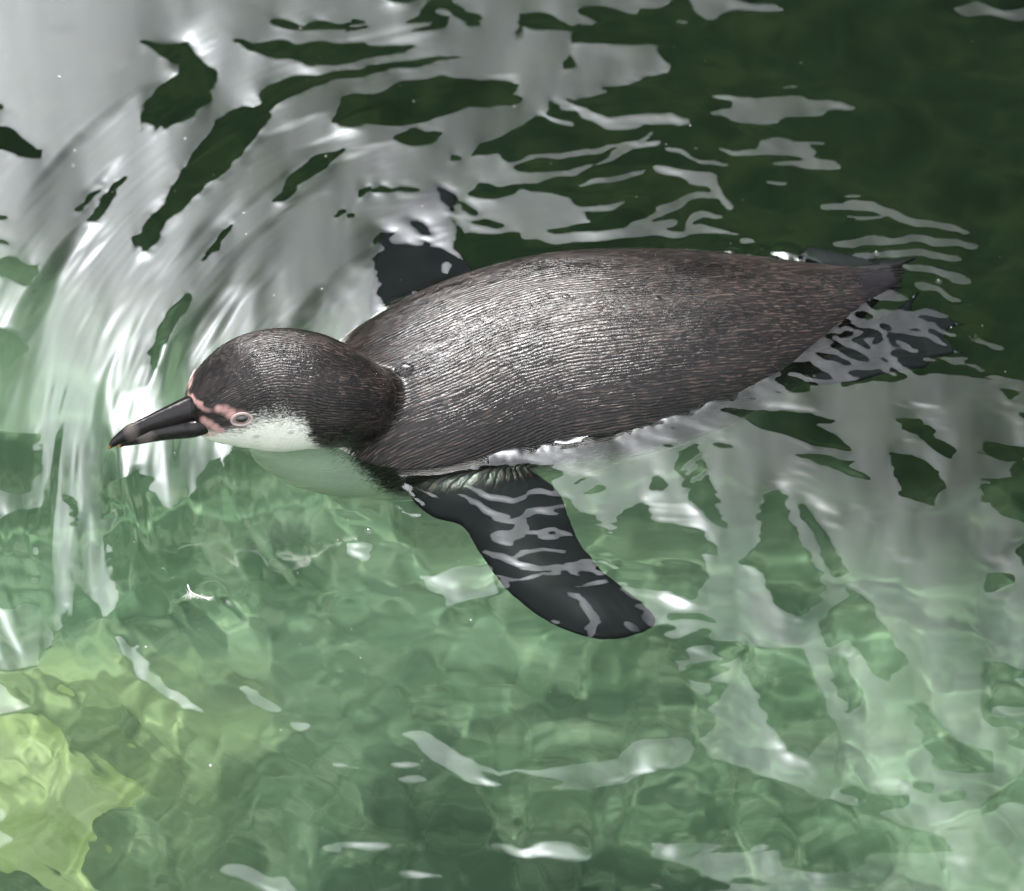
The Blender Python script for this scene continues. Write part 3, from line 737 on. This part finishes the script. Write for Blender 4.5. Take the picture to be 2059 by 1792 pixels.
def build_penguin():
    root = bpy.data.objects.new('penguin', None); C.objects.link(root)
    base = W(1050, 760, 0); root.location = base
    tag(root, 'wet young penguin with dark speckled back and pale cheek, swimming left with wings spread', 'penguin')
    def child(o):
        o.parent = root; o.matrix_parent_inverse = Matrix.Translation(-base); return o
    Vs, Fs, n = [], [], 0
    def add(V, F):
        nonlocal n
        Vs.append(np.array([tuple(v) for v in V])); Fs.extend([tuple(i+n for i in f) for f in F]); n += len(V)
    tv, tf, tsp = loft(TRUNK, 180, 64, wk=1.2, hk=.975, soft=25); add(tv, tf)
    hv, hf, hsp = loft(HEAD, 90, 56, wk=.98, hk=1.02); add(hv, hf)
    add(*section_loft(NEAR_FLIPPER, .0075)); add(*section_loft(FAR_FLIPPER, .0075))
    zf = lambda x, y: -.022-.018*np.clip((x-1600)/300, 0, 1)
    add(*slab([(1560, 745), (1600, 700), (1690, 655), (1760, 642), (1800, 632), (1838, 598), (1828, 650), (1862, 618), (1885, 628), (1926, 655), (1892, 676), (1924, 708), (1880, 716), (1862, 742), (1800, 748), (1730, 768), (1640, 775)], zf, .0032))
    for path in ([(1600, 740), (1700, 685), (1780, 650), (1836, 602)], [(1600, 742), (1720, 700), (1830, 665), (1922, 654)], [(1600, 745), (1720, 730), (1830, 722), (1920, 710)]):
        add(*tube([W(x, y, zf(x, y)+.002) for x, y in path], .008, .0025))
    add(*tube([W(1480, 735, -.03), W(1560, 745, -.025), W(1630, 735, -.024)], .018, .011))
    zf2 = lambda x, y: -.012
    add(*slab([(1600, 520), (1626, 497), (1660, 505), (1700, 516), (1765, 512), (1745, 530), (1846, 521), (1800, 545), (1700, 560)], zf2, .003))
    me = bpy.data.meshes.new('body'); me.from_pydata(np.vstack(Vs).tolist(), [], Fs); me.update()
    o = bpy.data.objects.new('body', me); C.objects.link(o)
    rm = o.modifiers.new('r', 'REMESH'); rm.mode = 'VOXEL'; rm.voxel_size = .0018; rm.use_smooth_shade = True
    s1 = o.modifiers.new('s', 'SMOOTH'); s1.factor = .5; s1.iterations = 9
    dg = bpy.context.evaluated_depsgraph_get()
    me2 = bpy.data.meshes.new_from_object(o.evaluated_get(dg)); o.modifiers.clear(); o.data = me2
    # draw the neck and shoulders together
    V = np.empty(len(me2.vertices)*3); me2.vertices.foreach_get('co', V); V = V.reshape(-1, 3)
    a_, b_ = spine_coords(V, hsp)[2], spine_coords(V, tsp)[2]
    wj = np.exp(-((a_-1)**2+(b_-1)**2)/.10)*np.where((a_ < 1.7) & (b_ < 1.7), 1, 0); near = np.nonzero(wj > .05)[0]
    g = o.vertex_groups.new(name='neck')
    for lv in range(1, 11):
        ids = near[np.round(wj[near]*10).astype(int) == lv]
        if len(ids): g.add(ids.tolist(), lv/10, 'REPLACE')
    s2 = o.modifiers.new('s', 'SMOOTH'); s2.factor = .5; s2.iterations = 110; s2.vertex_group = 'neck'
    dg = bpy.context.evaluated_depsgraph_get(); dg.update()
    me2 = bpy.data.meshes.new_from_object(o.evaluated_get(dg)); o.modifiers.clear(); o.data = me2
    V = np.empty(len(me2.vertices)*3); me2.vertices.foreach_get('co', V); V = V.reshape(-1, 3)
    print('body verts', len(V))
    ts, tphi, tdn = spine_coords(V, tsp); hs, hphi, hdn = spine_coords(V, hsp)
    Ph = hsp[0]; hl = np.linalg.norm(np.diff(Ph, axis=0), axis=1).sum()
    head = (hdn < tdn*1.02) & (hs < hl*.90)
    # locate key points of the pattern on the near side of the head in (s, |phi|)
    bvh = BVHTree.FromPolygons(V.tolist(), [tuple(p.vertices) for p in me2.polygons])
    def hit(x, y):
        d = Vector(ray(x, y)); loc, nrm, i, dist = bvh.ray_cast(Vector(CAM), d)
        return loc, nrm
    def hc(x, y):
        loc, _ = hit(x, y); a, b_, _ = spine_coords(np.array([loc]), hsp); return a[0], abs(b_[0])
    aphi = np.abs(hphi)
    white = np.zeros(len(V)); pink = np.zeros(len(V)); sm = np.zeros(len(V))
    # head: border between dark cap and white cheek
    line = [hc(x, y) for x, y in ((425, 868), (450, 866), (475, 862), (510, 836), (566, 833), (600, 842), (618, 856))]
    ls = [q[0] for q in line]; lp = [q[1] for q in line]
    s_end = hc(634, 890)[0]
    bord = np.interp(hs, ls, lp, left=lp[0], right=lp[-1])
    bord = bord+np.clip((hs-ls[-1])/(s_end-ls[-1]), 0, 3)*.5
    wh = .5+(aphi-bord)*1.15
    wh = np.where(hs < ls[0], np.minimum(wh, .75), wh)
    spine_i = lambda sv: int(np.interp(sv, np.concatenate([[0], np.cumsum(np.linalg.norm(np.diff(Ph, axis=0), axis=1))]), np.arange(len(Ph))))
    hT, hup, hside = hsp[3], hsp[4], hsp[5]
    def both(p):
        p = np.array(p); i = spine_i(spine_coords(p[None], hsp)[0][0]); r = p-Ph[i]
        return p, p-2*hside[i]*(r@hside[i])
    path = [(386, 796), (392, 806), (400, 815), (410, 822), (424, 827), (438, 824), (450, 819)]
    dense = [(path[i][0]+(path[i+1][0]-path[i][0])*f/4, path[i][1]+(path[i+1][1]-path[i][1])*f/4, 5+i*.9, (.85, .8, .7, .6, .5, .5)[i]) for i in range(6) for f in range(4)]
    for (x, y, r, st) in dense+[(440, 822, 10, 1), (452, 824, 13, .9), (464, 832, 13, 1), (472, 854, 8, .6), (410, 846, 10, 1), (420, 852, 11, 1), (432, 860, 11, 1), (444, 866, 9, .9),
                          (402, 862, 12, 1), (396, 872, 12, 1), (412, 872, 12, 1), (428, 874, 10, .8), (386, 868, 12, 1), (484, 842, 19, .9), (404, 862, 14, 1)]:
        loc, _ = hit(x, y)
        if loc is None: continue
        for p in both(loc):
            pink = np.maximum(pink, st*np.exp(-.7*((V-p)**2).sum(1)/(r/2500)**2))
    pink = np.where(head, pink, 0)
    # trunk
    ap = np.abs(tphi); tx = V[:, 0]
    bx = [W(x, 800).x for x in (500, 640, 700, 740, 790, 860, 1000, 1150, 1300, 1450, 1600)]
    bt = [rad(v) for v in (0, 20, 42, 66, 88, 98, 94, 92, 99, 116, 155)]
    tb = np.interp(tx, bx, bt)
    wt = .5+(ap-tb)*1.3
    flip_pts = np.vstack([np.array([tuple(W((a[0]+b[0])/2, (a[1]+b[1])/2, z)) for (a, b, z, t) in F]) for F in (NEAR_FLIPPER, FAR_FLIPPER)])
    limb = (tdn > 1.10) & (V[:, 2] < .003)
    collar = np.exp(-(((hdn-tdn)/.30)**2)-((np.minimum(hdn, tdn)-1)/.35)**2)*(np.abs(tphi) < 1.6)  # sheen on the neck fold, put into the colour as pale speckle
    wt = np.where(limb & ~head, 0, np.maximum(wt, .24*collar)); wh = np.maximum(wh, .24*collar)
    sm = np.where(~head, np.clip((tdn-1.0)/.25, 0, 1), 0)
    sm = np.where(V[:, 2] > .003, 0, sm)
    sm = np.maximum(sm, .62*np.clip((V[:, 0]-Wd(1610, 600, 0).x)/.06, 0, 1))
    white = np.where(head, wh, wt)
    fs = np.where(head, hs/.0036, ts/.0074); tr = np.interp(ts, np.concatenate([[0], np.cumsum(np.linalg.norm(np.diff(tsp[0], axis=0), axis=1))]), tsp[1]); fp = np.where(head, hphi*20, tphi*37*(tr/.112)**.85)
    me2.attributes.new('feather', 'FLOAT_VECTOR', 'POINT').data.foreach_set('vector', np.stack([fs, fp, head*10.], -1).astype(np.float32).reshape(-1))
    me2.attributes.new('pattern', 'FLOAT_VECTOR', 'POINT').data.foreach_set('vector', np.stack([np.clip(white, 0, 1), np.clip(pink, 0, 1.2), sm], -1).astype(np.float32).reshape(-1))
    me2.materials.clear(); me2.materials.append(feather_material())
    me2.polygons.foreach_set('use_smooth', [True]*len(me2.polygons))
    child(o); o.cycles.is_caustics_receiver = True

    # bill
    bm_, t, b = material('glossy_black_bill'); l = t.links
    at = N(t, 'ShaderNodeAttribute', attribute_name='along')
    nz = N(t, 'ShaderNodeTexNoise', Scale=120.0, Detail=4.0); co = N(t, 'ShaderNodeTexCoord'); l.new(co.outputs['Object'], nz.inputs['Vector'])
    a_ = MATH(t, 'ADD', at.outputs['Fac'], MATH(t, 'MULTIPLY', MATH(t, 'SUBTRACT', nz.outputs[0], .5), .10))
    band = MATH(t, 'MULTIPLY', RAMP(t, a_, .56, .64), MATH(t, 'SUBTRACT', 1.0, RAMP(t, a_, .66, .76)))
    col = MIX(t, MATH(t, 'MULTIPLY', band, .28), MIX(t, nz.outputs[0], (.004, .0035, .004), (.012, .009, .009)), (.28, .24, .22))
    col = MIX(t, MATH(t, 'MULTIPLY', RAMP(t, at.outputs['Fac'], .93, 1.0), .7), col, (.45, .22, .08))
    l.new(col, b.inputs['Base Color']); b.inputs['Roughness'].default_value = .26; b.inputs['Specular IOR Level'].default_value = .35
    bp = N(t, 'ShaderNodeBump', Strength=.5, Distance=.0009); l.new(nz.outputs[0], bp.inputs['Height']); l.new(bp.outputs[0], b.inputs['Normal'])

    def bill(name, sts, wk, hk, power=2.0):
        v, f, sp_ = loft(sts, 60, 32, wk=wk, hk=hk, power=power)
        ob = mesh_obj(name, v, f, bm_); al = np.repeat(np.linspace(0, 1, 60), 32).astype(np.float32)
        ob.data.attributes.new('along', 'FLOAT', 'POINT').data.foreach_set('value', al)
        child(ob); ob.cycles.is_caustics_receiver = True
        return ob
    bill('upper_mandible', [(418, 828, .051, 22), (404, 828, .052, 34), (385, 828, .051, 34), (334, 844, .050, 26), (300, 855, .049, 20), (284, 862, .048, 19), (261, 872, .046, 18), (242, 882, .044, 13), (227, 892, .042, 8), (219, 902, .040, 3)], .78, 1.08)
    bill('lower_mandible', [(432, 852, .046, 13), (405, 858, .0455, 17), (388, 862, .045, 18), (370, 864, .0435, 18), (334, 868, .0425, 17), (300, 875, .042, 15), (270, 882, .041, 13), (250, 889, .040, 9), (236, 897, .0395, 4)], .95, 1.05)

    # eyes, one each side
    iris = simple('dark_olive_iris', (.035, .045, .035), .08, .4, 300, **{'Coat Weight': 1.0})
    pup = simple('black_pupil', (.003, .003, .003), .05, **{'Coat Weight': 1.0})
    lidm = simple('pale_pink_eyelid', (.42, .34, .33), .45, .2, 400)
    loc, nrm = hit(486, 843)
    s0, p0, _ = spine_coords(np.array([loc]), hsp)
    P, w_, h_, T, up, side = hsp
    cum = np.concatenate([[0], np.cumsum(np.linalg.norm(np.diff(P, axis=0), axis=1))])
    k = int(np.interp(s0[0], cum, np.arange(len(P))))
    q = np.array(loc)-P[k]; nn = np.array(nrm)
    for mirror in (False, True):
        qq, nv = q.copy(), nn.copy()
        if mirror:
            qq = qq-2*side[k]*(qq@side[k]); nv = nv-2*side[k]*(nv@side[k])
        c = Vector(P[k]+qq); nv = Vector(nv).normalized()
        ax = Vector(T[k]); ax = (ax-nv*ax.dot(nv)).normalized(); bx_ = nv.cross(ax).normalized()
        Rr = .0068
        verts, faces = [], []
        # eyeball: spherical cap pushed out of the socket
        nr_, ns_ = 9, 28
        ctr = c-nv*(Rr*.72)
        for i in range(nr_):
            a = i/(nr_-1)*1.25
            for j in range(ns_):
                th = j/ns_*math.tau
                verts.append(ctr+nv*(math.cos(a)*Rr)+(ax*math.cos(th)*1.12+bx_*math.sin(th)*.72)*(math.sin(a)*Rr))
        for i in range(nr_-1):
            for j in range(ns_):
                j2 = (j+1) % ns_; faces.append((i*ns_+j, i*ns_+j2, (i+1)*ns_+j2, (i+1)*ns_+j))
        eye = child(mesh_obj('eye', verts, faces, iris))
        eye.data.materials.append(pup)
        for fi, p in enumerate(eye.data.polygons):
            if fi < ns_*3: p.material_index = 1
        # eyelid ring
        verts, faces = [], []
        for j in range(36):
            th = j/36*math.tau; cc_ = c+(ax*math.cos(th)*.0082+bx_*math.sin(th)*.0053)+nv*.0003
            dr = (ax*math.cos(th)+bx_*math.sin(th)).normalized()
            for i in range(10):
                a = i/10*math.tau; verts.append(cc_+dr*(math.cos(a)*.0012)+nv*(math.sin(a)*.0009))
        for j in range(36):
            for i in range(10):
                j2, i2 = (j+1) % 36, (i+1) % 10; faces.append((j*10+i, j*10+i2, j2*10+i2, j2*10+i))
        lid = mesh_obj('eyelid', verts, faces, lidm); lid.parent = eye

    # stiff tail feathers
    tm = simple('black_tail_feather', (.008, .0075, .008), .6, .4, 200, **{'Specular IOR Level': .12})
    rnd = random.Random(3)
    for k in range(16):
        f = k/15
        a = W(1660+rnd.uniform(-10, 10), 548+f*55, .006-.004*f); e = W(1814-10*f*f+rnd.uniform(-8, 6), 530+f*68+rnd.uniform(-3, 3), .012-.011*f)
        d = (e-a); L = d.length; d.normalize(); sd = d.cross(Vector((0, 0, 1))).normalized(); upv = sd.cross(d)
        v, fc = [], []
        for i in range(7):
            u = i/6; wd = .0034*(1-.35*u)*(1 if i < 6 else .15)
            c = a+d*(L*u)+upv*(-.003*u*u)
            v += [c-sd*wd, c+upv*.0016, c+sd*wd, c-upv*.0006]
        for i in range(6):
            for j in range(4):
                j2 = (j+1) % 4; fc.append((i*4+j, i*4+j2, (i+1)*4+j2, (i+1)*4+j))
        fc.append((24, 25, 26, 27)); child(mesh_obj('tail_feather', v, fc, tm))
    # claws
    cm = simple('black_claw', (.01, .009, .009), .25)
    for (x, y, x2, y2) in ((1834, 603, 1848, 590), (1918, 655, 1940, 655), (1918, 710, 1940, 713)):
        child(mesh_obj('claw', *tube([W(x, y, zf(x, y)+.001), W((x+x2)/2, (y+y2)/2, zf(x, y)+.002), W(x2, y2, zf(x, y)-.001)], .0022, .0004, 8, 8), cm))
    return root, o, hit


build_setting()
build_rock()
WX, WY, WH = build_water()
penguin, body, hit = build_penguin()


# ------------------------------------------------------------------ small things
def water_z(x, y):
    i = int(np.clip(np.searchsorted(WX, x), 1, len(WX)-1)); j = int(np.clip(np.searchsorted(WY, y), 1, len(WY)-1))
    return float(WH[j-1:j+1, i-1:i+1].mean())


def dome(name, c, n, r, hr, mat, seg=20, rings=8, full=False, ex=1.0):
    """rounded cap of radius r and height hr sitting on a surface at c with normal n"""
    n = Vector(n).normalized(); a = Vector((1, .2, 0)); a = (a-n*a.dot(n)).normalized(); b = n.cross(a)
    v, f = [c+n*hr], []
    top = math.pi/2 if not full else 2.4
    for i in range(1, rings+1):
        t = i/rings*top
        for j in range(seg):
            th = j/seg*math.tau
            v.append(c+n*(hr*math.cos(t))+(a*math.cos(th)*ex+b*math.sin(th))*(r*math.sin(t)))
    for j in range(seg):
        f.append((0, 1+j, 1+(j+1) % seg))
    for i in range(rings-1):
        for j in range(seg):
            k = (j+1) % seg; f.append((1+i*seg+j, 1+(i+1)*seg+j, 1+(i+1)*seg+k, 1+i*seg+k))
    if full: f.append(tuple(1+(rings-1)*seg+j for j in range(seg))[::-1])
    return mesh_obj(name, v, f, mat)


def small_things():
    drop = bpy.data.materials.new('clear_water_drop'); drop.use_nodes = True
    t = drop.node_tree; t.nodes.clear(); out = N(t, 'ShaderNodeOutputMaterial'); g = N(t, 'ShaderNodeBsdfGlass', IOR=1.33, Roughness=0.0)
    t.links.new(g.outputs[0], out.inputs[0])
    film = bpy.data.materials.new('bubble_film'); film.use_nodes = True
    t = film.node_tree; t.nodes.clear(); out = N(t, 'ShaderNodeOutputMaterial'); tr = N(t, 'ShaderNodeBsdfTransparent'); gl = N(t, 'ShaderNodeBsdfGlossy', Roughness=0.02)
    lw = N(t, 'ShaderNodeLayerWeight', Blend=.25); mx = N(t, 'ShaderNodeMixShader'); t.links.new(MATH(t, 'ADD', MATH(t, 'MULTIPLY', lw.outputs['Facing'], .6), .05), mx.inputs[0])
    t.links.new(tr.outputs[0], mx.inputs[1]); t.links.new(gl.outputs[0], mx.inputs[2]); t.links.new(mx.outputs[0], out.inputs[0])
    for (x, y, r, lab) in ((812, 744, 17, 'largest clear water drop, on the front of the back just behind the collar'), (1138, 596, 8, 'clear water drop in the bright sheen at the middle of the back'),
                           (1325, 601, 8, 'clear water drop on the rear half of the back'), (512, 716, 6, 'clear water drop on top of the head'), (516, 878, 6, 'clear water drop on the pale cheek below the eye'),
                           (586, 870, 6, 'clear water drop on the pale cheek near the dark neck')):
        loc, n = hit(x, y)
        if loc is None: continue
        o = dome('water_drop', loc-n*.0005, n, r/2500, r/2500*.34, drop, full=True, ex=1.25)
        tag(o, lab, 'water drop', 'water drops on the plumage')
    for (x, y, r, lab) in ((1762, 517, 9, 'bubble floating beyond the tail'), (1887, 572, 8, 'bubble floating to the right of the tail'), (715, 1073, 6, 'tiny bubble floating just below the pale chest'),
                           (741, 1056, 10, 'bubble floating below the chest beside the tiny one')):
        p = W(x, y, 0); p.z = water_z(p.x, p.y)-.0003
        tag(dome('bubble', p, (0, 0, 1), r/2500, r/2500*.8, film), lab, 'bubble', 'bubbles on the water')
    # beads of water all over the back
    rnd = random.Random(8); V, F = [], []
    for k in range(1500):
        x = rnd.uniform(400, 1700); y = rnd.uniform(490, 880)
        loc, n = hit(x, y)
        if loc is None or n.z < .15 or loc.z < .012: continue
        r = .00028+.0006*rnd.random()**4; a = n.orthogonal().normalized(); b = n.cross(a); i0 = len(V)
        V.append(loc+n*r*.8)
        for i in (1, 2):
            for j in range(6):
                th = j/6*math.tau+i*.5; q = i*math.pi/4
                V.append(loc+n*(r*.8*math.cos(q))+(a*math.cos(th)+b*math.sin(th))*(r*math.sin(q)))
        for j in range(6):
            k2 = (j+1) % 6; F.append((i0, i0+1+j, i0+1+k2)); F.append((i0+1+j, i0+7+j, i0+7+k2, i0+1+k2))
    o = mesh_obj('water_beads', V, F, drop)
    tag(o, 'fine beads of water sprinkled over the dark back and head', 'water beads', kind='stuff')
    # dust on the water
    white = simple('white_down', (.8, .8, .78), .6)
    V, F = [], []
    for k in range(150):
        x = rnd.uniform(-100, 2200) if k % 2 else rnd.uniform(60, 950); y = rnd.uniform(-50, 1850) if k % 3 else rnd.uniform(60, 700)
        p = W(x, y, 0); z = water_z(p.x, p.y)+.0003; i0 = len(V); r = .00025+.0006*rnd.random()**3; a = rnd.uniform(0, 6)
        for j in range(5):
            th = a+j/5*math.tau; V.append((p.x+math.cos(th)*r*rnd.uniform(.6, 1.2), p.y+math.sin(th)*r*rnd.uniform(.6, 1.2), z))
        V.append((p.x, p.y, z+r*.7))
        F += [(i0+j, i0+(j+1) % 5, i0+5) for j in range(5)]
    tag(mesh_obj('floating_dust', V, F, white), 'pale specks of dust drifting on the water', 'dust', kind='stuff')
    # a moulted white down feather
    c = W(398, 1190, 0); c.z = water_z(c.x, c.y)+.001
    root = bpy.data.objects.new('down_feather', None); C.objects.link(root); root.location = c
    tag(root, 'small frayed white down feather floating below and left of the chest', 'feather')
    q = lambda dx, dy, z=0: Vector((dx/2500, -dy/2500/SP, z))
    sh = mesh_obj('shaft', *tube([q(-22, -22, .001), q(-12, -6, .0015), q(22, 5, .001)], .0005, .0003, 14, 6), white, root)
    V, F = [], []
    for k in range(34):
        f = k/33; st = q(-22+44*f, -4+8*f+(rnd.random()-.5)*2, .0012); an = (math.pi*.55 if k % 2 else -math.pi*.62)+rnd.uniform(-.5, .5)+(.0 if f < .6 else -1.0*(1 if k % 2 else -1))
        L = (.0035 if .25 < f < .75 else .0065)*rnd.uniform(.6, 1.3)
        if f > .7: L *= .7
        bend = rnd.uniform(-.5, .5); pts = [st]
        for i in range(3): pts.append(pts[-1]+Vector((math.cos(an+bend*i)*L/3, math.sin(an+bend*i)*L/3, -.0002)))
        i0 = len(V)
        for i, p in enumerate(pts):
            w = .00014*(1-i*.2); d = Vector((-math.sin(an), math.cos(an), 0))*w
            V += [p-d, p+d]
        F += [(i0+2*i, i0+2*i+1, i0+2*i+3, i0+2*i+2) for i in range(3)]
    V = [Vector(v) for v in V]
    o = mesh_obj('barbs', V, F, white, root); o['kind'] = 'stuff'


small_things()
